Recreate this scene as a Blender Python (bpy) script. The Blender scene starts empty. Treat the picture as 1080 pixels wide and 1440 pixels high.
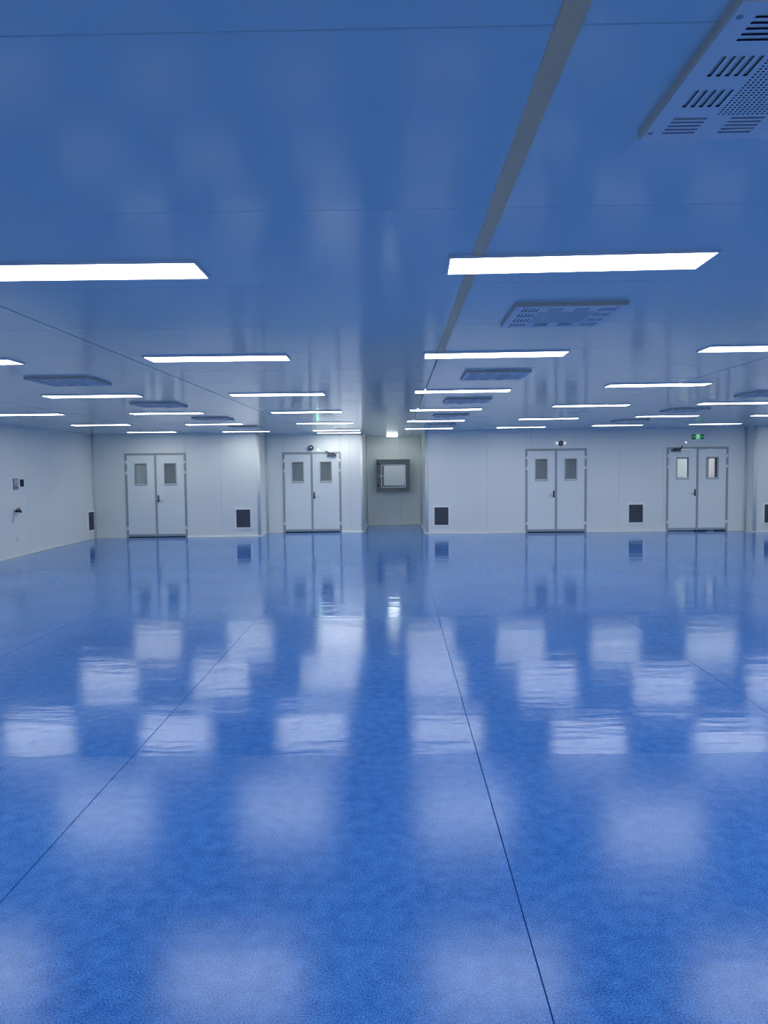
import bpy, math, random
from mathutils import Matrix, Vector
random.seed(7)
S = bpy.context.scene
COL = S.collection
HC = 1.79          # camera height
H = 2.70           # ceiling height

# ------------------------------------------------------------------ camera
cam_d = bpy.data.cameras.new('camera')
cam_d.sensor_fit = 'VERTICAL'
cam_d.sensor_height = 36.0
cam_d.lens = 36.0 * 1060.0 / 1440.0
cam_d.clip_start = 0.05
cam_d.clip_end = 200
cam = bpy.data.objects.new('camera', cam_d)
COL.objects.link(cam)
S.camera = cam
def cam_matrix(vx=556.0, vy=655.5, roll=0.0115, F=1060.0):
    y = Vector(((vx-540)/F, (vy-720)/F, 1)).normalized()      # world Y in (right, down, forward)
    n = y.cross(Vector((1/F, -roll/F, 0))).normalized()
    up = -n if n[1] > 0 else n
    x = y.cross(up).normalized()
    if x[0] < 0: x = -x
    rows = [x, y, up]
    m = Matrix.Identity(4)
    for i in range(3):
        m[i][0] = rows[i][0]; m[i][1] = -rows[i][1]; m[i][2] = -rows[i][2]
    m[0][3], m[1][3], m[2][3] = 0, 0, HC
    return m
cam.matrix_world = cam_matrix()

# ------------------------------------------------------------------ world, exposure
w = bpy.data.worlds.new('world'); S.world = w; w.use_nodes = True
w.node_tree.nodes['Background'].inputs[0].default_value = (0.05, 0.06, 0.08, 1)
w.node_tree.nodes['Background'].inputs[1].default_value = 0.3
S.view_settings.view_transform = 'Standard'
S.view_settings.look = 'None'
S.view_settings.gamma = 1.0
S.view_settings.use_curve_mapping = False
S.view_settings.exposure = 0.0
LAMP = 12.3                     # strength of the ceiling light panels
LAMP_COL = (1.0, 1.0, 0.97)

# ------------------------------------------------------------------ materials
def mat(name, col, rough=0.5, metal=0.0, spec=0.5, emis=None, es=0.0):
    m = bpy.data.materials.new(name); m.use_nodes = True
    b = m.node_tree.nodes['Principled BSDF']
    b.inputs['Base Color'].default_value = (*col, 1)
    b.inputs['Roughness'].default_value = rough
    b.inputs['Metallic'].default_value = metal
    b.inputs['Specular IOR Level'].default_value = spec
    if emis:
        b.inputs['Emission Color'].default_value = (*emis, 1)
        b.inputs['Emission Strength'].default_value = es
    return m
def add_noise(m, scale, amount, bump=0.0, bump_scale=None, stretch=(1, 1, 1), detail=4):
    """mottles the base colour by +-amount and adds fine relief"""
    nt = m.node_tree; b = nt.nodes['Principled BSDF']
    tc = nt.nodes.new('ShaderNodeTexCoord')
    mp = nt.nodes.new('ShaderNodeMapping'); mp.inputs['Scale'].default_value = stretch
    geo = nt.nodes.new('ShaderNodeNewGeometry')
    nt.links.new(geo.outputs['Position'], mp.inputs['Vector'])
    nz = nt.nodes.new('ShaderNodeTexNoise'); nz.inputs['Scale'].default_value = scale; nz.inputs['Detail'].default_value = detail
    nt.links.new(mp.outputs[0], nz.inputs['Vector'])
    c = b.inputs['Base Color'].default_value[:3]
    rp = nt.nodes.new('ShaderNodeMix'); rp.data_type = 'RGBA'
    rp.inputs[6].default_value = (*[max(0, v*(1-amount)) for v in c], 1)
    rp.inputs[7].default_value = (*[min(1, v*(1+amount)) for v in c], 1)
    nt.links.new(nz.outputs['Fac'], rp.inputs[0]); nt.links.new(rp.outputs[2], b.inputs['Base Color'])
    if bump:
        n2 = nt.nodes.new('ShaderNodeTexNoise'); n2.inputs['Scale'].default_value = bump_scale or scale
        nt.links.new(mp.outputs[0], n2.inputs['Vector'])
        bp = nt.nodes.new('ShaderNodeBump'); bp.inputs['Strength'].default_value = bump; bp.inputs['Distance'].default_value = 0.01
        nt.links.new(n2.outputs['Fac'], bp.inputs['Height']); nt.links.new(bp.outputs[0], b.inputs['Normal'])
    return m

M = {}
M['wall'] = add_noise(mat('coated_steel_wall', (0.80, 0.85, 0.83), 0.32), 0.8, 0.03)
M['ceiling'] = add_noise(mat('coated_steel_ceiling', (0.58, 0.68, 0.67), 0.125, spec=0.5), 0.5, 0.03)
M['core'] = mat('joint_filler', (0.16, 0.17, 0.18), 0.7)
M['ceil_core'] = mat('ceiling_joint_filler', (0.36, 0.38, 0.40), 0.7)
M['strip'] = add_noise(mat('matte_grey_strip', (0.90, 0.55, 0.29), 0.38), 3, 0.08)
M['trim'] = mat('white_aluminium_trim', (0.75, 0.78, 0.78), 0.35)
M['corner'] = mat('grey_aluminium_trim', (0.68, 0.72, 0.72), 0.35)
M['leaf'] = add_noise(mat('painted_door_leaf', (0.80, 0.87, 0.86), 0.35), 0.9, 0.02)
M['frame'] = mat('brushed_grey_aluminium', (0.36, 0.40, 0.42), 0.4, 0.1)
M['winframe'] = mat('window_bead', (0.42, 0.46, 0.46), 0.4, 0.2)
M['sill'] = mat('window_lower_bead', (0.72, 0.76, 0.76), 0.35)
M['hinge'] = mat('satin_hinge', (0.85, 0.88, 0.90), 0.35)
M['black'] = mat('black_plastic', (0.008, 0.009, 0.018), 0.6, spec=0.25)
M['dark'] = mat('dark_gap', (0.005, 0.008, 0.018), 0.9, spec=0.1)
M['chrome'] = mat('polished_steel', (0.75, 0.76, 0.78), 0.2, 1.0)
M['closer'] = mat('closer_grey', (0.10, 0.12, 0.14), 0.4)
M['steel'] = add_noise(mat('stainless_steel', (0.17, 0.19, 0.19), 0.38, 0.6), 4, 0.12, stretch=(1, 1, 12))
M['passpane'] = mat('passbox_pane', (0.80, 0.86, 0.86), 0.25)
M['white'] = mat('white_plastic', (0.82, 0.85, 0.86), 0.4)
M['greybox'] = mat('grey_plastic', (0.30, 0.33, 0.38), 0.5)
M['slat'] = mat('louvre_slat', (0.06, 0.08, 0.12), 0.6)
M['ventframe'] = mat('vent_frame', (0.92, 0.94, 0.95), 0.4)
M['diff'] = mat('diffuser_plate', (0.78, 0.74, 0.72), 0.4)
M['diffside'] = mat('diffuser_side', (0.62, 0.52, 0.40), 0.5)
M['sidelamp'] = mat('side_lamp_painted_sheen', (0.9, 0.92, 0.95), 0.3, emis=(0.85, 0.92, 1.0), es=0.5)  # faint glow stands in for bright reflections on the white sides
M['slot_lit'] = mat('slot_painted_lit', (0.42, 0.42, 0.46), 0.6)  # paler slot colour stands in for lit louvre faces inside
M['slot'] = mat('slot_dark', (0.012, 0.006, 0.04), 0.9)
M['lamp'] = mat('lamp_diffuser', (0.9, 0.9, 0.9), 0.5, emis=LAMP_COL, es=LAMP)
M['lampframe'] = mat('lamp_frame', (0.8, 0.8, 0.82), 0.4)
M['added_corr_lamp'] = mat('added_corridor_lamp', (0.9, 0.9, 0.9), 0.5, emis=(0.95, 1.0, 1.0), es=20)  # glow of the lamps added behind the doors
M['niche_lamp'] = mat('niche_lamp_diffuser', (0.9, 0.9, 0.9), 0.5, emis=(0.95, 1.0, 0.95), es=17)
M['green_led'] = mat('green_indicator', (0.1, 0.6, 0.3), 0.4, emis=(0.30, 1.0, 0.55), es=14)
M['exit_green'] = mat('exit_sign_green', (0.004, 0.055, 0.03), 0.4, emis=(0.0, 0.35, 0.16), es=0.10)
M['exit_mark'] = mat('exit_sign_marks', (0.4, 0.9, 0.6), 0.4, emis=(0.45, 1.0, 0.6), es=0.9)
M['exit_dim'] = mat('exit_sign_arrow', (0.2, 0.5, 0.35), 0.4, emis=(0.15, 0.55, 0.32), es=0.5)
M['whitebar'] = mat('white_column', (0.9, 0.85, 0.88), 0.4)

def glass_mat():
    m = bpy.data.materials.new('clear_glass'); m.use_nodes = True
    nt = m.node_tree; nt.nodes.remove(nt.nodes['Principled BSDF'])
    out = nt.nodes['Material Output']
    t = nt.nodes.new('ShaderNodeBsdfTransparent'); t.inputs[0].default_value = (0.90, 0.92, 0.92, 1)
    g = nt.nodes.new('ShaderNodeBsdfGlossy'); g.inputs['Roughness'].default_value = 0.05
    f = nt.nodes.new('ShaderNodeFresnel'); f.inputs[0].default_value = 1.45
    mx = nt.nodes.new('ShaderNodeMixShader')
    nt.links.new(f.outputs[0], mx.inputs[0]); nt.links.new(t.outputs[0], mx.inputs[1]); nt.links.new(g.outputs[0], mx.inputs[2])
    nt.links.new(mx.outputs[0], out.inputs[0])
    return m
M['glass'] = glass_mat()

def floor_mat(name, rough, ior, ripple):
    m = bpy.data.materials.new(name); m.use_nodes = True
    nt = m.node_tree; L = nt.links; b = nt.nodes['Principled BSDF']; nt.nodes.remove(b)
    out = nt.nodes['Material Output']
    geo = nt.nodes.new('ShaderNodeNewGeometry')
    def noise(scale, detail, rgh=0.5):
        n = nt.nodes.new('ShaderNodeTexNoise'); n.inputs['Scale'].default_value = scale
        n.inputs['Detail'].default_value = detail; n.inputs['Roughness'].default_value = rgh
        L.new(geo.outputs['Position'], n.inputs['Vector']); return n
    fine = noise(150, 3, 0.75); mid = noise(14, 4); big = noise(0.7, 2)
    ramp = nt.nodes.new('ShaderNodeValToRGB')
    e = ramp.color_ramp.elements
    e[0].position = 0.37; e[0].color = (0.012, 0.105, 0.42, 1)
    e[1].position = 0.65; e[1].color = (0.125, 0.34, 0.82, 1)
    mm = nt.nodes.new('ShaderNodeMath'); mm.operation = 'MULTIPLY_ADD'; mm.inputs[1].default_value = 0.22; mm.inputs[2].default_value = -0.11
    L.new(mid.outputs['Fac'], mm.inputs[0])
    m2 = nt.nodes.new('ShaderNodeMath'); m2.operation = 'MULTIPLY_ADD'; m2.inputs[1].default_value = 0.15; m2.inputs[2].default_value = -0.075
    L.new(big.outputs['Fac'], m2.inputs[0])
    a1 = nt.nodes.new('ShaderNodeMath'); L.new(fine.outputs['Fac'], a1.inputs[0]); L.new(mm.outputs[0], a1.inputs[1])
    a2 = nt.nodes.new('ShaderNodeMath'); L.new(a1.outputs[0], a2.inputs[0]); L.new(m2.outputs[0], a2.inputs[1])
    L.new(a2.outputs[0], ramp.inputs[0])
    d = nt.nodes.new('ShaderNodeBsdfDiffuse'); L.new(ramp.outputs[0], d.inputs['Color'])
    g = nt.nodes.new('ShaderNodeBsdfAnisotropic'); g.distribution = 'BECKMANN'
    g.inputs['Roughness'].default_value = rough; g.inputs['Color'].default_value = (0.90, 0.96, 1, 1)
    rip = noise(1.0, 3, 0.6); mp = nt.nodes.new('ShaderNodeMapping'); mp.inputs['Scale'].default_value = (0.9, 3.5, 1)
    L.new(geo.outputs['Position'], mp.inputs['Vector']); L.new(mp.outputs[0], rip.inputs['Vector'])
    bp = nt.nodes.new('ShaderNodeBump'); bp.inputs['Strength'].default_value = ripple; bp.inputs['Distance'].default_value = 0.02
    L.new(rip.outputs['Fac'], bp.inputs['Height'])
    L.new(bp.outputs[0], g.inputs['Normal'])
    f = nt.nodes.new('ShaderNodeFresnel'); f.inputs['IOR'].default_value = ior
    mx = nt.nodes.new('ShaderNodeMixShader')
    L.new(f.outputs[0], mx.inputs[0]); L.new(d.outputs[0], mx.inputs[1]); L.new(g.outputs[0], mx.inputs[2])
    L.new(mx.outputs[0], out.inputs[0])
    return m
M['floor_near'] = floor_mat('blue_speckled_vinyl_near', 0.200, 1.37, 0.10)
M['floor_mid'] = floor_mat('blue_speckled_vinyl_middle', 0.15, 1.42, 0.20)
M['floor_far'] = floor_mat('blue_speckled_vinyl_far', 0.10, 1.42, 0.28)
M['weld'] = mat('vinyl_weld_line', (0.010, 0.06, 0.26), 0.9, spec=0.0)

# ------------------------------------------------------------------ mesh helpers
class MB:
    def __init__(s): s.v = []; s.f = []; s.mi = []; s.smooth = []
    def face(s, idx, mi=0, sm=False): s.f.append(idx); s.mi.append(mi); s.smooth.append(sm)
    def box(s, x0, x1, y0, y1, z0, z1, mi=0):
        n = len(s.v)
        s.v += [(x0,y0,z0),(x1,y0,z0),(x1,y1,z0),(x0,y1,z0),(x0,y0,z1),(x1,y0,z1),(x1,y1,z1),(x0,y1,z1)]
        for q in ((0,3,2,1),(4,5,6,7),(0,1,5,4),(1,2,6,5),(2,3,7,6),(3,0,4,7)): s.face([n+i for i in q], mi)
        return s
    def slab(s, x0, x1, y0, y1, z0, z1, c=0.003, axis=2, sign=1, mi=0):
        """box with chamfered edges on the face towards axis*sign"""
        lo = [x0, y0, z0]; hi = [x1, y1, z1]
        a = axis; b, d = [i for i in range(3) if i != a]
        back, front = (lo[a], hi[a]) if sign > 0 else (hi[a], lo[a])
        lip = front - sign*c
        n = len(s.v)
        def ring(t, k):
            out = []
            for (u, v) in ((lo[b]+k, lo[d]+k), (hi[b]-k, lo[d]+k), (hi[b]-k, hi[d]-k), (lo[b]+k, hi[d]-k)):
                p = [0, 0, 0]; p[a] = t; p[b] = u; p[d] = v; out.append(tuple(p))
            return out
        s.v += ring(back, 0) + ring(lip, 0) + ring(front, c)
        q = [(0,1,2,3)] + [(i, (i+1) % 4, 4+(i+1) % 4, 4+i) for i in range(4)] + [(4+i, 4+(i+1) % 4, 8+(i+1) % 4, 8+i) for i in range(4)] + [(8,9,10,11)]
        for t in q: s.face([n+i for i in t], mi)
        return s
    def cyl(s, p0, p1, r0, r1=None, seg=20, mi=0, caps=True, smooth=True):
        r1 = r0 if r1 is None else r1
        p0 = Vector(p0); p1 = Vector(p1); d = (p1-p0).normalized()
        u = d.orthogonal().normalized(); w_ = d.cross(u)
        n = len(s.v)
        for p, r in ((p0, r0), (p1, r1)):
            for k in range(seg):
                a = 2*math.pi*k/seg
                s.v.append(tuple(p + u*(r*math.cos(a)) + w_*(r*math.sin(a))))
        for k in range(seg):
            s.face([n+k, n+(k+1) % seg, n+seg+(k+1) % seg, n+seg+k], mi, smooth)
        if caps:
            s.face([n+k for k in range(seg)][::-1], mi); s.face([n+seg+k for k in range(seg)], mi)
        return s
    def tube(s, pts, r, seg=10, mi=0):
        pts = [Vector(p) for p in pts]; n = len(s.v); prev = None
        for i, p in enumerate(pts):
            d = (pts[min(i+1, len(pts)-1)] - pts[max(i-1, 0)]).normalized()
            u = (prev - d*prev.dot(d)).normalized() if prev is not None else d.orthogonal().normalized()
            prev = u; w_ = d.cross(u)
            for k in range(seg):
                a = 2*math.pi*k/seg; s.v.append(tuple(p + u*(r*math.cos(a)) + w_*(r*math.sin(a))))
        for i in range(len(pts)-1):
            for k in range(seg):
                s.face([n+i*seg+k, n+i*seg+(k+1) % seg, n+(i+1)*seg+(k+1) % seg, n+(i+1)*seg+k], mi, True)
        s.face([n+k for k in range(seg)][::-1], mi); s.face([n+(len(pts)-1)*seg+k for k in range(seg)], mi)
        return s
    def lathe(s, c, axis, prof, seg=28, mi=0):
        """prof: (radius, distance along axis)"""
        c = Vector(c); d = Vector(axis).normalized(); u = d.orthogonal().normalized(); w_ = d.cross(u)
        n = len(s.v)
        for (r, t) in prof:
            for k in range(seg):
                a = 2*math.pi*k/seg; s.v.append(tuple(c + d*t + u*(r*math.cos(a)) + w_*(r*math.sin(a))))
        for i in range(len(prof)-1):
            for k in range(seg):
                s.face([n+i*seg+k, n+i*seg+(k+1) % seg, n+(i+1)*seg+(k+1) % seg, n+(i+1)*seg+k], mi, True)
        s.face([n+k for k in range(seg)][::-1], mi); s.face([n+(len(prof)-1)*seg+k for k in range(seg)], mi)
        return s
    def rrect(s, cx, cz, w_, h, r, y0, y1, hole=None, seg=6, mi=0):
        """rounded rectangle in the XZ plane, from y0 (front) to y1; hole = (w, h, r) cuts a concentric opening"""
        def loop(W, Hh, R, y):
            o = []
            for (sx, sz, a0) in ((1, 1, 0), (-1, 1, 90), (-1, -1, 180), (1, -1, 270)):
                for k in range(seg+1):
                    a = math.radians(a0 + 90*k/seg)
                    o.append((cx + sx*(W/2-R) + R*math.cos(a), y, cz + sz*(Hh/2-R) + R*math.sin(a)))
            return o
        n = len(s.v); N = 4*(seg+1)
        s.v += loop(w_, h, r, y0) + loop(w_, h, r, y1)
        for k in range(N): s.face([n+k, n+(k+1) % N, n+N+(k+1) % N, n+N+k], mi)
        if hole:
            n2 = len(s.v)
            s.v += loop(*hole, y0) + loop(*hole, y1)
            for k in range(N):
                j = (k+1) % N
                s.face([n+k, n+j, n2+j, n2+k], mi); s.face([n+N+k, n2+N+k, n2+N+j, n+N+j], mi)
                s.face([n2+k, n2+j, n2+N+j, n2+N+k], mi)
        else:
            s.face([n+k for k in range(N)], mi); s.face([n+N+k for k in range(N)][::-1], mi)
        return s
    def mesh(s, name, mats):
        me = bpy.data.meshes.new(name)
        me.from_pydata(s.v, [], s.f)
        for m in (mats if isinstance(mats, (list, tuple)) else [mats]): me.materials.append(m)
        me.polygons.foreach_set('material_index', s.mi)
        me.polygons.foreach_set('use_smooth', s.smooth)
        import bmesh
        bm = bmesh.new(); bm.from_mesh(me); bmesh.ops.recalc_face_normals(bm, faces=bm.faces); bm.to_mesh(me); bm.free()
        me.update()
        return me
    def build(s, name, mats, parent=None, loc=None):
        return link(name, s.mesh(name, mats), parent, loc)
def link(name, me, parent=None, loc=None):
    o = bpy.data.objects.new(name, me); COL.objects.link(o)
    if parent: o.parent = parent
    if loc: o.location = loc
    return o
def empty(name, loc=(0, 0, 0), kind=None):
    o = bpy.data.objects.new(name, None); COL.objects.link(o); o.location = loc
    o.empty_display_size = 0.1
    if kind: o['kind'] = kind
    return o
def tag(o, label, cat, group=None):
    o['label'] = label; o['category'] = cat
    if group: o['group'] = group
    return o
def copy_tree(o, parent=None):
    c = o.copy(); COL.objects.link(c)
    if parent: c.parent = parent
    for ch in list(o.children): copy_tree(ch, c)
    return c

# ------------------------------------------------------------------ room dimensions
XL, XR = -7.9, 12.3
YB, YE = -7.0, 25.0          # behind the camera, end of the rooms beyond the doors
Y1, Y2, YN, Y3, Y4 = 19.6, 20.65, 23.1, 19.85, 19.4      # left, centre, niche, right, far right back walls
XA, XB, XC, XD = -3.55, -0.90, 0.80, 9.16               # the corners between them
T = 0.10

# floor: vinyl sheets with weld lines
fl = MB().box(XL-0.2, XR+0.2, YB-0.2, YE+0.2, -0.14, -0.0025).build('floor', M['weld']); fl['kind'] = 'structure'
xs = [XL-0.1] + [0.49+2.15*k for k in range(-3, 6) if XL < 0.49+2.15*k < XR] + [XR+0.1]
ys = [YB-0.1, -4.0, 0.28, 4.58, 8.88, 13.2, 17.5, YE+0.1]
for j in range(len(ys)-1):
    m = M['floor_near'] if ys[j+1] <= 4.6 else M['floor_mid'] if ys[j+1] <= 8.9 else M['floor_far']
    for i in range(len(xs)-1):
        gx = 0.0026 if ys[j] < 8.8 else 0.0008
        gy = 0.0006
        MB().slab(xs[i]+gx, xs[i+1]-gx, ys[j]+gy, ys[j+1]-gy, -0.002, 0.0, 0.0004).build('floor_sheet', m, fl)

# ceiling: coated panels, joints recessed
ce = MB().box(XL-0.2, XR+0.2, YB-0.2, YE+0.2, H+0.008, H+0.16).build('ceiling', M['ceil_core']); ce['kind'] = 'structure'
cx = [XL-0.1, -5.2, -2.18, 0.37, 3.25, 6.2, 9.2, XR+0.1]
cy = [YB-0.1] + [1.63+1.105*k for k in range(-7, 21)] + [YE+0.1]
for i in range(len(cx)-1):
    for j in range(len(cy)-1):
        MB().slab(cx[i]+0.007, cx[i+1]-0.007, cy[j]+0.0015, cy[j+1]-0.0015, H, H+0.03, 0.002, 2, -1).build('ceiling_panel', M['ceiling'], ce)
MB().slab(0.34, 0.397, YB, 6.25, H-0.003, H+0.001, 0.0015, 2, -1).build('joint_strip', M['strip'], ce)['label'] = 'wide grey joint strip running down the ceiling'

# walls
def wall(name, axis, pos, a0, a1, facing, openings=(), mat_='wall', first=None, pitch=1.15):
    """panelled wall; axis 'x' runs along X at Y=pos, 'y' runs along Y at X=pos; facing = -1/+1 is the side the panels face"""
    e = empty(name, kind='structure')
    def put(u0, u1, z0, z1, g=0.0015, core=False):
        f0, f1 = (pos, pos-facing*0.03) if not core else (pos-facing*0.006, pos-facing*T)
        lo, hi = min(f0, f1), max(f0, f1)
        mb = MB()
        if core:
            mb.box(u0, u1, lo, hi, z0, z1) if axis == 'x' else mb.box(lo, hi, u0, u1, z0, z1)
            return mb.build('wall_core', M['core'], e)
        if axis == 'x': mb.slab(u0+g, u1-g, lo, hi, z0, z1, 0.0015, 1, facing)
        else: mb.slab(lo, hi, u0+g, u1-g, z0, z1, 0.0015, 0, facing)
        return mb.build('wall_panel', M[mat_], e)
    brk = [a0]; t = a0 + (first if first else pitch)
    while t < a1-0.15: brk.append(t); t += pitch
    brk.append(a1)
    ops = sorted(openings)
    for u0, u1 in zip(brk[:-1], brk[1:]):
        segs = [(u0, u1)]
        for (o0, o1, oz) in ops:
            nxt = []
            for s0, s1 in segs:
                if o1 <= s0 or o0 >= s1: nxt.append((s0, s1)); continue
                if o0 - s0 > 0.01: nxt.append((s0, o0))
                if s1 - o1 > 0.01: nxt.append((o1, s1))
                put(max(s0, o0), min(s1, o1), oz, H)
            segs = nxt
        for s0, s1 in segs: put(s0, s1, 0, H)
    cur = a0
    for (o0, o1, oz) in ops:
        put(cur, o0, 0, H+0.02, core=True); put(o0, o1, oz, H+0.02, core=True); cur = o1
    put(cur, a1, 0, H+0.02, core=True)
    return e
D1, D2, D3, D4 = -6.255, -2.29, 4.205, 7.885          # door centres
HW, HD = 0.80, 2.20
def op(c): return (c-HW+0.03, c+HW-0.03, HD-0.03)
wall('wall_left', 'y', XL, YB, Y1, 1)
wall('wall_back_left', 'x', Y1, XL-T, XA-0.001, -1, [op(D1)])
wall('wall_step', 'y', XA, Y1+0.0005, Y2+T, 1)
wall('wall_back_center', 'x', Y2, XA+0.001, XB-0.001, -1, [op(D2)])
wall('wall_niche_left', 'y', XB, Y2+0.0005, YN, 1)
wall('wall_niche_back', 'x', YN, XB-T, XC+T, -1)
wall('wall_niche_right', 'y', XC, Y3+0.0005, YN, -1)
wall('wall_back_right', 'x', Y3, XC+0.001, XD, -1, [op(D3), op(D4)], first=1.6)
wall('wall_step_right', 'y', XD, Y4+0.012, Y3, -1)
wall('wall_far_right', 'x', Y4, XD+0.001, XR+T, -1)
wall('wall_right', 'y', XR, YB, Y4, -1)
wall('wall_rear', 'x', YB, XL-T, XR+T, 1)
# rooms beyond the doors
wall('wall_corridor_left', 'y', XL, Y1+T, YE, 1)
wall('wall_corridor_back', 'x', YE, XL-T, XR+T, -1)
wall('wall_corridor_right', 'y', XR, Y4+T, YE, -1)

# skirting coves and corner posts
ntrim = [0]
def trim(mb, m, name=None):
    ntrim[0] += 1
    o = mb.build(name or 'trim_%d' % ntrim[0], M[m]); o['kind'] = 'structure'; return o
def cove(name, axis, pos, a0, a1, facing, gaps=(), top=False):
    """quarter-round cove along a wall foot (or head)"""
    segs = []; cur = a0
    for g0, g1 in sorted(gaps): segs.append((cur, g0)); cur = g1
    segs.append((cur, a1))
    mb = MB(); R = 0.045 if not top else 0.03
    for s0, s1 in segs:
        prof = [(0.0, 0.0)] + [(R*(1-math.sin(math.radians(a))), R*(1-math.cos(math.radians(a)))) for a in range(0, 91, 15)]
        prof = [(0, 0)] + [(R - R*math.sin(math.radians(a)) + 0.002, R - R*math.cos(math.radians(a)) + 0.002) for a in (0, 15, 30, 45, 60, 75, 90)]
        n = len(mb.v)
        for s_ in (s0, s1):
            for (d, z) in prof:
                zz = z if not top else H - z
                mb.v.append((s_, pos + facing*d, zz) if axis == 'x' else (pos + facing*d, s_, zz))
        k = len(prof)
        for i in range(k): mb.face([n+i, n+(i+1) % k, n+k+(i+1) % k, n+k+i], 0)
        mb.face([n+i for i in range(k)]); mb.face([n+k+i for i in range(k)][::-1])
    return trim(mb, 'trim' if not top else 'wall', name)
dg = lambda c: (c-HW-0.002, c+HW+0.002)
for nm, ax, pos, a0, a1, fc, gaps in (
    ('left', 'y', XL, YB, Y1, 1, ()), ('back_left', 'x', Y1, XL, XA+0.03, -1, [dg(D1)]), ('step', 'y', XA, Y1, Y2, 1, ()),
    ('back_center', 'x', Y2, XA, XB+0.03, -1, [dg(D2)]), ('niche_left', 'y', XB, Y2, YN, 1, ()), ('niche_back', 'x', YN, XB, XC, -1, ()),
    ('niche_right', 'y', XC, Y3, YN, -1, ()), ('back_right', 'x', Y3, XC-0.03, XD, -1, [dg(D3), dg(D4)]), ('step_right', 'y', XD, Y4, Y3, -1, ()),
    ('far_right', 'x', Y4, XD-0.03, XR, -1, ()), ('right', 'y', XR, YB, Y4, -1, ())):
    cove('baseboard_'+nm, ax, pos, a0, a1, fc, gaps)
    cove('trim_ceiling_'+nm, ax, pos, a0, a1, fc, (), True)
def post(x, y, r, m='corner', sx=1, sy=-1):
    """rounded aluminium corner post hugging an outer corner"""
    mb = MB().cyl((x, y, 0.0), (x, y, H), r, seg=24)
    trim(mb, m)
post(XA-0.02, Y1+0.02, 0.045, 'trim'); post(XA+0.02, Y2-0.02, 0.03)
post(XB-0.015, Y2+0.015, 0.04, 'trim'); post(XB+0.015, YN-0.015, 0.03)
post(XC+0.02, Y3+0.02, 0.045, 'trim'); post(XC-0.015, YN-0.015, 0.03)
post(XD+0.02, Y4+0.02, 0.045, 'trim'); post(XD-0.02, Y3-0.02, 0.03)
post(XL+0.02, Y1-0.02, 0.035)

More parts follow.
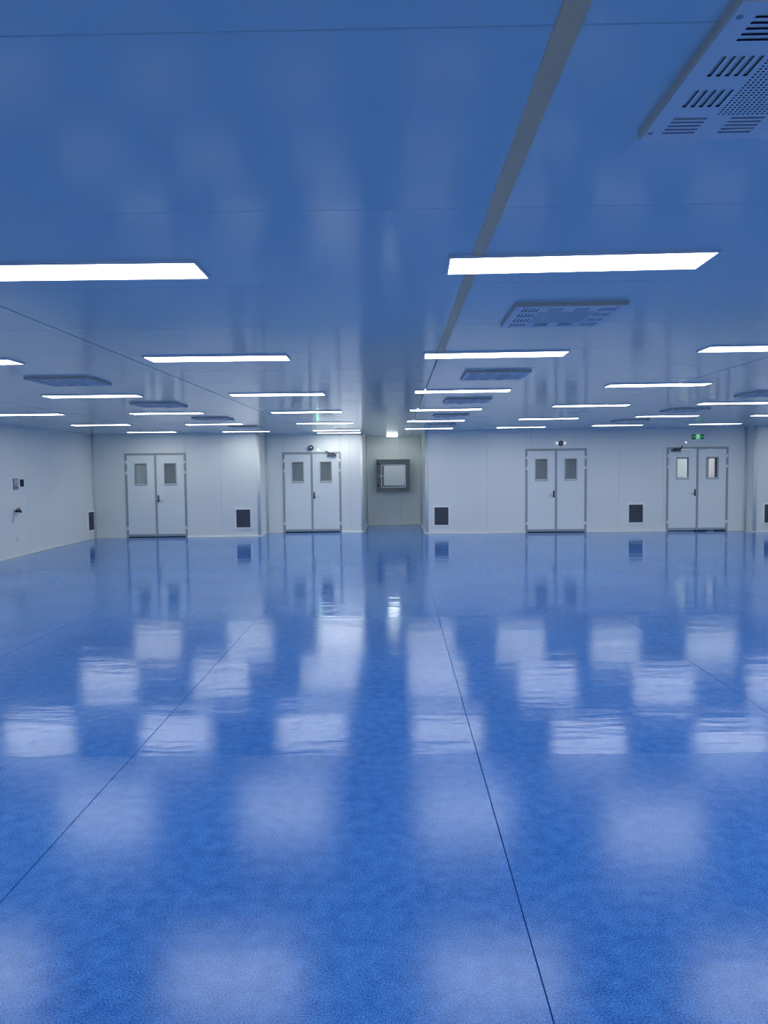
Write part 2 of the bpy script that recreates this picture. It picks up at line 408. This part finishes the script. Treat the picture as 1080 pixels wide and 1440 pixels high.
# ------------------------------------------------------------------ doors
def frame_rect(mb, x0, x1, z0, z1, b, y0, y1, bottom=True, mi=0):
    mb.box(x0, x0+b, y0, y1, z0, z1, mi); mb.box(x1-b, x1, y0, y1, z0, z1, mi)
    mb.box(x0+b, x1-b, y0, y1, z1-b, z1, mi)
    if bottom: mb.box(x0+b, x1-b, y0, y1, z0, z0+b, mi)
def door(n, cx, Y, handle):
    e = empty('door_%d' % n, (cx, Y, 0), 'structure')
    mb = MB(); frame_rect(mb, -HW, HW, 0.0, HD, 0.052, -0.022, 0.075, False); mb.build('door_frame', M['frame'], e)
    MB().box(-HW+0.05, HW-0.05, -0.006, 0.06, 0.001, 0.014).build('threshold', M['dark'], e)
    for s in (-1, 1):
        x0, x1 = (-HW+0.056, -0.006) if s < 0 else (0.006, HW-0.056)
        z0, z1 = 0.035, HD-0.058
        wc = s*0.385; wx0, wx1, wz0, wz1 = wc-0.165, wc+0.165, 1.355, 1.94
        mb = MB()
        # leaf as one mesh with a window opening (grid of front/back faces plus reveals)
        X = [x0, wx0, wx1, x1]; Z = [z0, wz0, wz1, z1]
        for yy in (-0.012, 0.035):
            n0 = len(mb.v)
            for zz in Z:
                for xx in X: mb.v.append((xx, yy, zz))
            for a in range(3):
                for b in range(3):
                    if a == 1 and b == 1: continue
                    mb.face([n0+a*4+b, n0+a*4+b+1, n0+(a+1)*4+b+1, n0+(a+1)*4+b])
        N = 16
        ring = [0, 1, 2, 3, 7, 11, 15, 14, 13, 12, 8, 4]
        for a, b in zip(ring, ring[1:]+ring[:1]): mb.face([a, b, N+b, N+a])
        ring = [5, 6, 10, 9]
        for a, b in zip(ring, ring[1:]+ring[:1]): mb.face([a, b, N+b, N+a])
        leaf = mb.build('door_leaf', M['leaf'], e)
        f = MB(); frame_rect(f, wx0, wx1, wz0, wz1, 0.028, -0.020, 0.04); wf = f.build('window_frame', M['winframe'], leaf)
        MB().box(wx0+0.028, wx1-0.028, -0.019, 0.0, wz0+0.028, wz0+0.05).build('window_bead', M['sill'], leaf)
        MB().box(wx0+0.028, wx1-0.028, -0.012, 0.0, wz1-0.042, wz1-0.028).build('window_gasket', M['black'], leaf)
        MB().box(wx0+0.02, wx1-0.02, 0.008, 0.014, wz0+0.02, wz1-0.02).build('window_pane', M['glass'], leaf)
        MB().box(x0, x1, -0.016, 0.0, 0.035, 0.085).build('door_sweep', M['frame'], leaf)
        for hz in (1.965, 1.69, 0.24):
            h = MB(); hx = s*(HW-0.045)
            h.cyl((hx, -0.034, hz-0.045), (hx, -0.034, hz+0.045), 0.013, seg=12)
            h.box(hx-0.034, hx+0.034, -0.036, -0.018, hz-0.032, hz+0.032)
            h.build('hinge', M['hinge'], leaf)
        if s == handle:
            p = MB().slab(s*0.057-0.02, s*0.057+0.02, -0.024, -0.012, 0.925, 1.10, 0.004, 1, -1).build('lock_plate', M['black'], leaf)
            hd = MB().cyl((s*0.057, -0.024, 1.0), (s*0.057, -0.065, 1.0), 0.011, seg=12)
            hd.tube([(s*0.057, -0.062, 1.0), (s*0.10, -0.064, 1.0), (s*0.18, -0.060, 0.998), (s*0.195, -0.050, 0.997)], 0.010)
            hd.cyl((s*0.057, -0.024, 1.065), (s*0.057, -0.030, 1.065), 0.011, seg=12)
            hd.build('door_handle', M['chrome'], leaf)
    # meeting stile cover between the two leaves
    MB().slab(-0.028, 0.028, -0.024, -0.010, 0.035, HD-0.056, 0.003, 1, -1).build('meeting_stile', M['frame'], e)
    return e
d1 = door(1, D1, Y1, 1); d2 = door(2, D2, Y2, 1); d3 = door(3, D3, Y3, -1); d4 = door(4, D4, Y3, -1)
def closer(e, x, s):
    """surface door closer with a folded arm, part of the door"""
    b = MB().slab(x-0.12, x+0.12, -0.075, -0.016, 2.085, 2.145, 0.008, 1, -1).build('door_closer', M['closer'], e)
    a = MB(); a.tube([(x-0.06*s, -0.10, 2.15), (x+0.07*s, -0.22, 2.165)], 0.011); a.tube([(x+0.07*s, -0.22, 2.17), (x+0.17*s, -0.03, 2.225)], 0.013)
    a.cyl((x-0.06*s, -0.05, 2.11), (x-0.06*s, -0.10, 2.165), 0.014, seg=12)
    a.build('closer_arm', M['black'], b)
closer(d2, 0.56, -1); closer(d4, -0.57, 1)
MB().box(-0.02, 0.02, -0.05, -0.012, 2.10, 2.19).build('door_latch', M['frame'], d4)

# rooms beyond: lights added to brighten the panes, and what shows through
def added_corridor_light(x, y, sz=(1.2, 0.3), label=''):
    e = empty('light_panel', (x, y, H))  # unseen fixture, added only for the light it gives
    MB().slab(-sz[0]/2, sz[0]/2, -sz[1]/2, sz[1]/2, -0.012, 0, 0.002, 2, -1).build('lamp_frame', M['lampframe'], e)
    MB().box(-sz[0]/2+0.015, sz[0]/2-0.015, -sz[1]/2+0.015, sz[1]/2-0.015, -0.0135, -0.011).build('lamp_diffuser', M['added_corr_lamp'], e)
    tag(e, label, 'light', 'added lights in the unseen rooms behind the doors')
added_corridor_light(D1, 22.4, label='added unseen light in the room behind the leftmost double door')
added_corridor_light(D2, 22.6, label='added unseen light in the room behind the door beside the niche')
added_corridor_light(D3, 22.4, label='added unseen light in the room behind the door right of the niche')
added_corridor_light(9.3, 21.4, label='second added unseen light in the room behind the rightmost double door, farther right')
added_corridor_light(D4+0.2, 20.7, label='added unseen light in the room behind the rightmost double door')
c = MB().slab(9.20, 9.37, 22.3, 22.42, 0, H-0.001, 0.01, 1, -1).build('column', M['whitebar'])
tag(c, 'narrow white column seen through the right window pane of the rightmost door', 'column')
c = MB().slab(8.95, 10.1, 23.0, 23.5, 0, 2.3, 0.01, 1, -1).build('cabinet', mat('dark_cabinet', (0.09, 0.07, 0.10), 0.6))
tag(c, 'dark cabinet behind the white column, seen through the rightmost door pane', 'cabinet')
c = MB().slab(7.90, 8.62, 21.9, 21.96, 0, 2.45, 0.01, 1, -1).build('partition', M['leaf'])
tag(c, 'pale partition seen through the left window pane of the rightmost door', 'partition')

# ------------------------------------------------------------------ return air grilles
def grille(loc, rot, label):
    W, Hh = 0.455, 0.555
    e = empty('wall_vent', loc); e.rotation_euler = (0, 0, rot)
    mb = MB(); b = 0.042
    frame_rect(mb, -W/2, W/2, 0, Hh, b, -0.022, 0.0)
    frame_rect(mb, -W/2+b-0.006, W/2-b+0.006, b-0.006, Hh-b+0.006, 0.008, -0.028, -0.002)
    mb.build('vent_frame', M['ventframe'], e)
    MB().box(-W/2+0.01, W/2-0.01, -0.004, -0.001, 0.01, Hh-0.01).build('vent_backing', M['dark'], e)
    n = 10; z0 = b+0.002; dz = (Hh-2*b-0.004)/n
    sm = MB()
    sm.v = [(-W/2+b, -0.021, 0), (W/2-b, -0.021, 0), (W/2-b, -0.005, dz*0.78), (-W/2+b, -0.005, dz*0.78),
            (-W/2+b, -0.018, -0.002), (W/2-b, -0.018, -0.002), (W/2-b, -0.002, dz*0.78-0.002), (-W/2+b, -0.002, dz*0.78-0.002)]
    for q in ((0,1,2,3),(4,7,6,5),(0,4,5,1),(2,6,7,3),(1,5,6,2),(0,3,7,4)): sm.face(list(q))
    me = sm.mesh('slat', M['slat'])
    for k in range(n): link('slat', me, e, (0, 0, z0+dz*(k+0.12)))
    tag(e, label, 'vent', 'return air vents low on the walls')
grille((XL, 19.345, 0.185), math.pi/2, 'dark louvred wall vent on the left wall beside the room corner')
grille((-3.985, Y1, 0.195), 0, 'dark louvred wall vent right of the leftmost double door')
grille((1.20, Y3, 0.185), 0, 'dark louvred wall vent just right of the niche')
grille((6.295, Y3, 0.200), 0, 'dark louvred wall vent between the two doors on the right')
grille((9.605, Y4, 0.195), 0, 'dark louvred wall vent cut by the right edge of the picture')

# ------------------------------------------------------------------ pass box in the niche
pb = empty('pass_box', (-0.07, YN, 1.505))
MB().slab(-0.505, 0.505, -0.25, -0.001, -0.49, 0.49, 0.012, 1, -1).build('housing', M['steel'], pb)
mb = MB(); frame_rect(mb, -0.505, 0.505, -0.49, 0.49, 0.045, -0.262, -0.245); mb.build('face_frame', M['steel'], pb)
dr = MB().rrect(-0.005+0.012, -0.015, 0.745, 0.69, 0.06, -0.275, -0.25).build('pass_box_door', M['steel'], pb)
MB().rrect(0.007, -0.015, 0.745, 0.69, 0.06, -0.285, -0.262, hole=(0.705, 0.65, 0.045)).build('door_rim', M['chrome'], dr)
MB().rrect(0.035, 0.0, 0.63, 0.60, 0.05, -0.282, -0.274).build('door_pane', M['passpane'], dr)
hb = MB().slab(-0.43, -0.36, -0.30, -0.27, -0.04, 0.03, 0.006, 1, -1); hb.tube([(-0.40, -0.30, 0.0), (-0.40, -0.335, 0.0), (-0.33, -0.345, -0.012), (-0.28, -0.34, -0.015)], 0.013)
hb.build('handle', M['chrome'], dr)
MB().cyl((-0.405, -0.345, 0.0), (-0.405, -0.36, 0.0), 0.02, seg=14).build('lock_knob', M['black'], dr)
for z in (0.36, -0.30):
    MB().slab(-0.47, -0.43, -0.275, -0.25, z-0.035, z+0.035, 0.004, 1, -1).build('hinge', M['black'], pb)
tag(pb, 'square stainless steel pass box with pale rounded door on the niche wall', 'pass box')

# niche ceiling lamp
nl = empty('niche_lamp', (-0.085, 22.25, H))
MB().rrect(0, 0, 0.34, 0.30, 0.06, 0, 0.01).build('lamp_housing', M['lampframe'], nl)
for ch in nl.children: ch.rotation_euler = (math.pi/2, 0, 0); ch.location = (0, 0, -0.011)
g = MB().rrect(0, 0, 0.31, 0.27, 0.05, 0, 0.03).build('lamp_cover', M['niche_lamp'], nl); g.rotation_euler = (math.pi/2, 0, 0); g.location = (0, 0, -0.041)
tag(nl, 'small bright square ceiling lamp inside the niche above the pass box', 'light')

# ------------------------------------------------------------------ devices above the doors
def ring_device(name, x, y, z, r, label, cat, wings=False):
    e = empty(name, (x, y, z))
    MB().lathe((0, 0, 0), (0, -1, 0), [(r*1.05, 0.001), (r*1.05, 0.02), (r*0.95, 0.03)]).build('base', M['white'] if wings else M['greybox'], e)
    MB().lathe((0, 0, 0), (0, -1, 0), [(r*0.85, 0.028), (r*0.85, 0.065), (r*0.55, 0.07)]).build('ring', M['black'], e)
    MB().lathe((0, 0, 0), (0, -1, 0), [(r*0.56, 0.066), (r*0.5, 0.076), (r*0.3, 0.084), (0.004, 0.086)]).build('dome', M['greybox'] if wings else M['chrome'], e)
    MB().cyl((0, -0.084, 0), (0, -0.09, 0), r*0.14, seg=12).build('center_button', M['black'], e)
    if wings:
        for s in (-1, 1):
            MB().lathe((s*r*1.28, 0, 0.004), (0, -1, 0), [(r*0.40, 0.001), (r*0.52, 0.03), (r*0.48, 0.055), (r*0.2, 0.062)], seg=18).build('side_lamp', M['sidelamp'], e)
    return tag(e, label, cat)
ring_device('ring_alarm', -2.30, Y2, 2.315, 0.075, 'small round dark-ringed alarm left of the green light above a door', 'alarm')
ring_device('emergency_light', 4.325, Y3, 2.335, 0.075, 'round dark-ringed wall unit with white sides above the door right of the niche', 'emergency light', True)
gl = empty('indicator_light', (-2.105, Y2, 2.255))
MB().slab(-0.035, 0.035, -0.022, -0.001, -0.03, 0.03, 0.004, 1, -1).build('base', M['white'], gl)
MB().lathe((0, 0, 0), (0, -1, 0), [(0.026, 0.02), (0.026, 0.03), (0.018, 0.042), (0.004, 0.046)], seg=18).build('lens', M['green_led'], gl)
tag(gl, 'small glowing green indicator light above the door left of the niche', 'light')
sn = empty('door_sensor', (7.572, Y3, 2.318))
MB().slab(-0.04, 0.04, -0.035, -0.001, -0.028, 0.028, 0.008, 1, -1).build('casing', M['white'], sn)
MB().lathe((0, -0.034, 0), (0, -1, 0), [(0.022, 0), (0.018, 0.012), (0.004, 0.016)], seg=14).build('lens', mat('sensor_lens', (0.9, 0.95, 0.95), 0.4, emis=(0.9, 1, 1), es=1.2), sn)
MB().tube([(0.04, -0.012, -0.005), (0.07, -0.01, -0.01), (0.10, -0.006, -0.012)], 0.006).build('cable', M['greybox'], sn)
tag(sn, 'tiny white sensor below and left of the green exit sign', 'sensor')

ex = empty('exit_sign', (7.882, Y3, 2.462))
MB().slab(-0.155, 0.155, -0.028, -0.001, -0.064, 0.064, 0.004, 1, -1).build('casing', M['greybox'], ex)
MB().box(-0.148, 0.148, -0.031, -0.027, -0.057, 0.057).build('face_panel', M['exit_green'], ex)
def flat(mb, pts, y0=-0.0335, y1=-0.0305):
    n = len(mb.v); k = len(pts)
    for y in (y0, y1):
        for (x, z) in pts: mb.v.append((x, y, z))
    mb.face([n+i for i in range(k)]); mb.face([n+k+i for i in range(k)][::-1])
    for i in range(k): mb.face([n+i, n+(i+1) % k, n+k+(i+1) % k, n+k+i])
def seg(mb, a, b, t):
    a = Vector(a); b = Vector(b); d = (b-a).normalized(); p = Vector((-d[1], d[0]))*t/2
    flat(mb, [tuple(a+p), tuple(b+p), tuple(b-p), tuple(a-p)])
for s in (-1, 1):
    ar = MB(); seg(ar, (s*0.065, 0.0), (s*0.115, 0.0), 0.016)
    flat(ar, [(s*0.138, 0.0), (s*0.108, 0.024), (s*0.108, -0.024)])
    ar.build('arrow', M['exit_dim'], ex)
mn = MB()
mn.cyl((0.012, -0.0335, 0.038), (0.012, -0.0305, 0.038), 0.010, seg=14)                     # head
seg(mn, (0.006, 0.026), (-0.006, -0.006), 0.016); seg(mn, (0.006, 0.022), (0.026, 0.008), 0.008)
seg(mn, (0.002, 0.022), (-0.020, 0.018), 0.008); seg(mn, (-0.020, 0.018), (-0.026, 0.004), 0.007)
seg(mn, (-0.004, -0.004), (0.016, -0.016), 0.010); seg(mn, (0.016, -0.016), (0.012, -0.040), 0.009)
seg(mn, (-0.006, -0.006), (-0.016, -0.026), 0.010); seg(mn, (-0.016, -0.026), (-0.036, -0.034), 0.009)
mn.build('running_figure', M['exit_mark'], ex)
dw = MB(); seg(dw, (-0.046, -0.05), (-0.046, 0.05), 0.008); seg(dw, (-0.05, 0.052), (0.05, 0.052), 0.008); seg(dw, (0.046, 0.05), (0.046, -0.05), 0.008)
seg(dw, (-0.05, -0.052), (0.05, -0.052), 0.007)
dw.build('doorway_mark', M['exit_mark'], ex)
tag(ex, 'dark green exit sign with running figure and arrows above the rightmost door', 'exit sign')

# ------------------------------------------------------------------ devices on the left wall
def on_left(y, z): return (XL, y, z)
ct = empty('control_box', on_left(15.54, 1.39))
MB().slab(0.001, 0.028, -0.085, 0.085, 0.0, 0.235, 0.005, 0, 1).build('casing', M['greybox'], ct)
MB().box(0.027, 0.030, -0.06, 0.06, 0.115, 0.21).build('cover', mat('cover_plate', (0.42, 0.45, 0.5), 0.4), ct)
MB().box(0.027, 0.031, -0.07, 0.07, 0.035, 0.05).build('lower_band', M['black'], ct)
tag(ct, 'grey upright control box on the left wall beside a small black display', 'control box')
bd = empty('wall_display', on_left(15.80, 1.45))
MB().slab(0.001, 0.012, -0.11, 0.11, -0.03, 0.185, 0.004, 0, 1).build('bezel', M['white'], bd)
MB().slab(0.011, 0.022, -0.075, 0.075, 0.0, 0.15, 0.003, 0, 1).build('screen', M['black'], bd)
tag(bd, 'small black display with white surround on the left wall', 'display')
cb = empty('cable_stub', on_left(15.5, 0.95))
MB().lathe((0, 0.11, 0.0), (1, 0, 0), [(0.035, 0.001), (0.035, 0.012), (0.022, 0.018), (0.018, 0.06)], seg=16).build('wall_boss', M['greybox'], cb)
MB().tube([(0.05, 0.13, -0.03), (0.06, 0.10, 0.0), (0.07, 0.04, -0.005), (0.075, -0.05, -0.002), (0.07, -0.14, 0.0)], 0.022).build('connector', M['black'], cb)
MB().tube([(0.06, 0.08, 0.02), (0.075, 0.04, 0.055), (0.08, -0.02, 0.06), (0.08, -0.08, 0.04), (0.075, -0.12, 0.01)], 0.009).build('cable_loop', M['black'], cb)
MB().tube([(0.07, -0.14, 0.0), (0.07, -0.165, -0.02), (0.066, -0.18, -0.09), (0.06, -0.20, -0.17), (0.055, -0.225, -0.23)], 0.008).build('wire', M['greybox'], cb)
tag(cb, 'black cable connector with loop and dangling wire on the left wall', 'cable')
so = empty('wall_socket', on_left(15.565, 0.35))
MB().slab(0.001, 0.014, -0.05, 0.05, -0.045, 0.075, 0.004, 0, 1).build('plate', M['white'], so)
for dy in (-0.015, 0.015): MB().box(0.0135, 0.0155, dy-0.004, dy+0.004, 0.0, 0.022).build('socket_slot', M['black'], so)
tag(so, 'small white socket low on the left wall under the black cable', 'socket')

# ------------------------------------------------------------------ ceiling light panels
LW, LD = 1.165, 0.285
def light_proto():
    e = empty('light_panel')
    mb = MB(); t = 0.010
    # frame ring around the glowing sheet
    mb.box(0, LW, 0, t, -0.012, 0); mb.box(0, LW, LD-t, LD, -0.012, 0); mb.box(0, t, t, LD-t, -0.012, 0); mb.box(LW-t, LW, t, LD-t, -0.012, 0)
    mb.build('lamp_frame', M['lampframe'], e)
    MB().box(t, LW-t, t, LD-t, -0.010, -0.002).build('lamp_diffuser', M['lamp'], e)
    return e
lp = light_proto(); first = [True]
colx = {'B': -6.56, 'A': -4.30, 'L': -2.03, 'R': 0.24, 'C': 2.46, 'D': 4.67, 'E': 6.95, 'F': 9.2}
rows = {
 'B': [3.4, 6.2, 9.1, 12.08, 15.17, 18.38], 'A': [3.35, 6.13, 9.16, 12.17, 15.40, 18.68],
 'L': [3.33, 6.11, 9.25, 12.30, 15.52, 18.57], 'R': [3.34, 6.14, 9.15, 12.17, 15.20, 18.32],
 'C': [3.25, 5.98, 8.72, 11.70, 14.96, 18.24], 'D': [3.2, 5.9, 8.7, 11.57, 14.58, 17.84],
 'E': [3.2, 5.9, 8.7, 11.5, 14.70, 17.80], 'F': [3.2, 5.9, 8.7, 11.5, 14.7, 17.8]}
skew = {'R': -1.6, 'C': -1.2, 'L': 0.8, 'A': 0.6}
cname = {'B': 'third column left of the grey strip', 'A': 'second column left of the grey strip', 'L': 'first column left of the grey strip',
         'R': 'column crossing the grey strip', 'C': 'first column right of the grey strip', 'D': 'second column right of the grey strip',
         'E': 'third column right of the grey strip', 'F': 'fourth column right of the grey strip'}
rname = ['nearest row', 'second row', 'third row', 'fourth row', 'fifth row', 'sixth row']
bname = ['last row behind the camera', 'second row behind the camera', 'first row behind the camera']
for c_, x in colx.items():
    allr = [(y, rname[i]) for i, y in enumerate(rows[c_])] + [(y, bname[i]) for i, y in enumerate((-5.6, -2.6, 0.35))]
    for y, rn in allr:
        o = lp if first[0] else copy_tree(lp); first[0] = False
        o.location = (x, y, H); o.rotation_euler = (0, 0, math.radians(skew.get(c_, 0)))
        tag(o, 'white ceiling light panel, %s, %s' % (rn, cname[c_]), 'light', 'glowing ceiling light panels')
o = copy_tree(lp); o.location = (-2.07, 19.98, H); o.rotation_euler = (0, 0, 0)
tag(o, 'white ceiling light panel closest to the door left of the niche, behind the sixth row', 'light', 'glowing ceiling light panels')

# ------------------------------------------------------------------ ceiling air diffusers
SZ = 0.63
def diffuser_proto():
    e = empty('ceiling_diffuser')
    t = 0.021
    # casing: bevelled tray, sides only
    mb = MB(); mb.slab(-SZ/2, SZ/2, -SZ/2, SZ/2, -t, 0, 0.003, 2, -1); mb.build('casing', M['diffside'], e)
    # face plate: grid with recessed slots
    cen = [-0.2225, -0.0745, 0.0745, 0.2225]
    lines = {SZ/2-0.004, -(SZ/2-0.004)}
    slots = []
    for i, a in enumerate(cen):
        for j, b in enumerate(cen):
            if i in (1, 2) and j in (1, 2): continue
            # long slots run along Y in the corners and side columns, along X in the middle of the near and far rows
            along_x = i in (1, 2)
            for k in range(5):
                u = (k-2)*0.0205
                r = (a-0.043, a+0.043, b+u-0.005, b+u+0.005) if along_x else (a+u-0.0052, a+u+0.0052, b-0.043, b+0.043)
                slots.append(r + (3 if (i == 3 or (i in (1, 2) and j == 0)) else 1,))
    PR = 0.165
    xs_ = sorted({round(v, 5) for r in slots for v in r[:2]} | {-SZ/2+0.004, SZ/2-0.004, -PR, PR})
    ys_ = sorted({round(v, 5) for r in slots for v in r[2:4]} | {-SZ/2+0.004, SZ/2-0.004, -PR, PR})
    zf, zr = -t-0.004, -t+0.0005
    mb = MB(); vid = {}
    def V(x, y, z):
        k = (round(x, 5), round(y, 5), z)
        if k not in vid: vid[k] = len(mb.v); mb.v.append((x, y, z))
        return vid[k]
    def kind(x, y):
        if abs(x) < PR and abs(y) < PR: return 2
        for r in slots:
            if r[0] < x < r[1] and r[2] < y < r[3]: return r[4]
        return 0
    NX, NY = len(xs_)-1, len(ys_)-1
    K = [[kind((xs_[i]+xs_[i+1])/2, (ys_[j]+ys_[j+1])/2) for j in range(NY)] for i in range(NX)]
    for i in range(NX):
        for j in range(NY):
            a, b, c, d = xs_[i], xs_[i+1], ys_[j], ys_[j+1]
            if K[i][j] == 2: continue
            if K[i][j] == 0: mb.face([V(a,c,zf), V(b,c,zf), V(b,d,zf), V(a,d,zf)], 0)
            else:
                m_ = 1 if K[i][j] == 1 else 2
                mb.face([V(a,c,zr), V(b,c,zr), V(b,d,zr), V(a,d,zr)], m_)
                for (di, dj, p, q) in ((-1,0,(a,c),(a,d)), (1,0,(b,c),(b,d)), (0,-1,(a,c),(b,c)), (0,1,(a,d),(b,d))):
                    if K[i+di][j+dj] != K[i][j]: mb.face([V(*p,zf), V(*q,zf), V(*q,zr), V(*p,zr)], m_)
    h = SZ/2-0.004
    for p, q in (((-h,-h),(h,-h)), ((h,-h),(h,h)), ((h,h),(-h,h)), ((-h,h),(-h,-h))):
        n = len(mb.v); mb.v += [(*p, zf), (*q, zf), (*q, zr), (*p, zr)]; mb.face([n, n+1, n+2, n+3], 0)
    mb.build('face_plate', [M['diff'], M['slot'], M['slot_lit']], e)
    # perforated centre
    mb = MB(); vid = {}
    n = 27; p = 2*PR/n; hs = p*0.24
    def V(x, y, z):
        k = (round(x, 5), round(y, 5), z)
        if k not in vid: vid[k] = len(mb.v); mb.v.append((x, y, z))
        return vid[k]
    g = []
    for i in range(n):
        c0 = -PR + p*(i+0.5); g += [c0-hs, c0+hs]
    g = [-PR] + g + [PR]
    for i in range(len(g)-1):
        for j in range(len(g)-1):
            hole = i % 2 == 1 and j % 2 == 1
            z = zf+0.003 if hole else zf
            a, b, c, d = g[i], g[i+1], g[j], g[j+1]
            mb.face([V(a,c,z), V(b,c,z), V(b,d,z), V(a,d,z)], 1 if hole else 0)
            if hole:
                for pp, qq in (((a,c),(b,c)), ((b,c),(b,d)), ((b,d),(a,d)), ((a,d),(a,c))):
                    mb.face([V(*pp,zf), V(*qq,zf), V(*qq,z), V(*pp,z)], 1)
    mb.build('perforated_plate', [M['diff'], M['slot']], e)
    sm = MB().lathe((0, 0, 0), (0, 0, -1), [(0.007, 0), (0.006, 0.002), (0.002, 0.003)], seg=12).mesh('screw', M['greybox'])
    for sx in (-1, 1):
        for sy in (-1, 1): link('screw', sm, e, (sx*(SZ/2-0.052), sy*(SZ/2-0.018), zf))
    return e
dp = diffuser_proto(); first = [True]
spots = []
for i, y in enumerate((1.51, 4.31, 7.33, 10.28, 13.43, 16.5)):
    spots.append((0.992 if i == 0 else 1.005, y+0.322, 'column beside the grey strip, ' + ['largest, at the top right corner', 'second nearest', 'third nearest', 'fourth nearest', 'fifth nearest', 'farthest'][i], 90 if i == 0 else 0))
for i, y in enumerate((7.38, 10.32, 13.46, 16.4)):
    spots.append((-3.315, y+0.325, 'left of the diagonal ceiling joint, ' + ['nearest', 'second nearest', 'third nearest', 'farthest'][i], 0))
for i, y in enumerate((9.83, 12.72, 15.78)):
    spots.append((4.96, y+0.325, 'over the right of the hall, ' + ['nearest', 'middle one', 'farthest'][i], 0))
for x, y, lb, rz in spots:
    o = dp if first[0] else copy_tree(dp); first[0] = False
    o.location = (x, y, H); o.rotation_euler = (0, 0, math.radians(rz))
    tag(o, 'slotted ceiling air diffuser, ' + lb, 'air diffuser', 'slotted air diffusers on the ceiling')
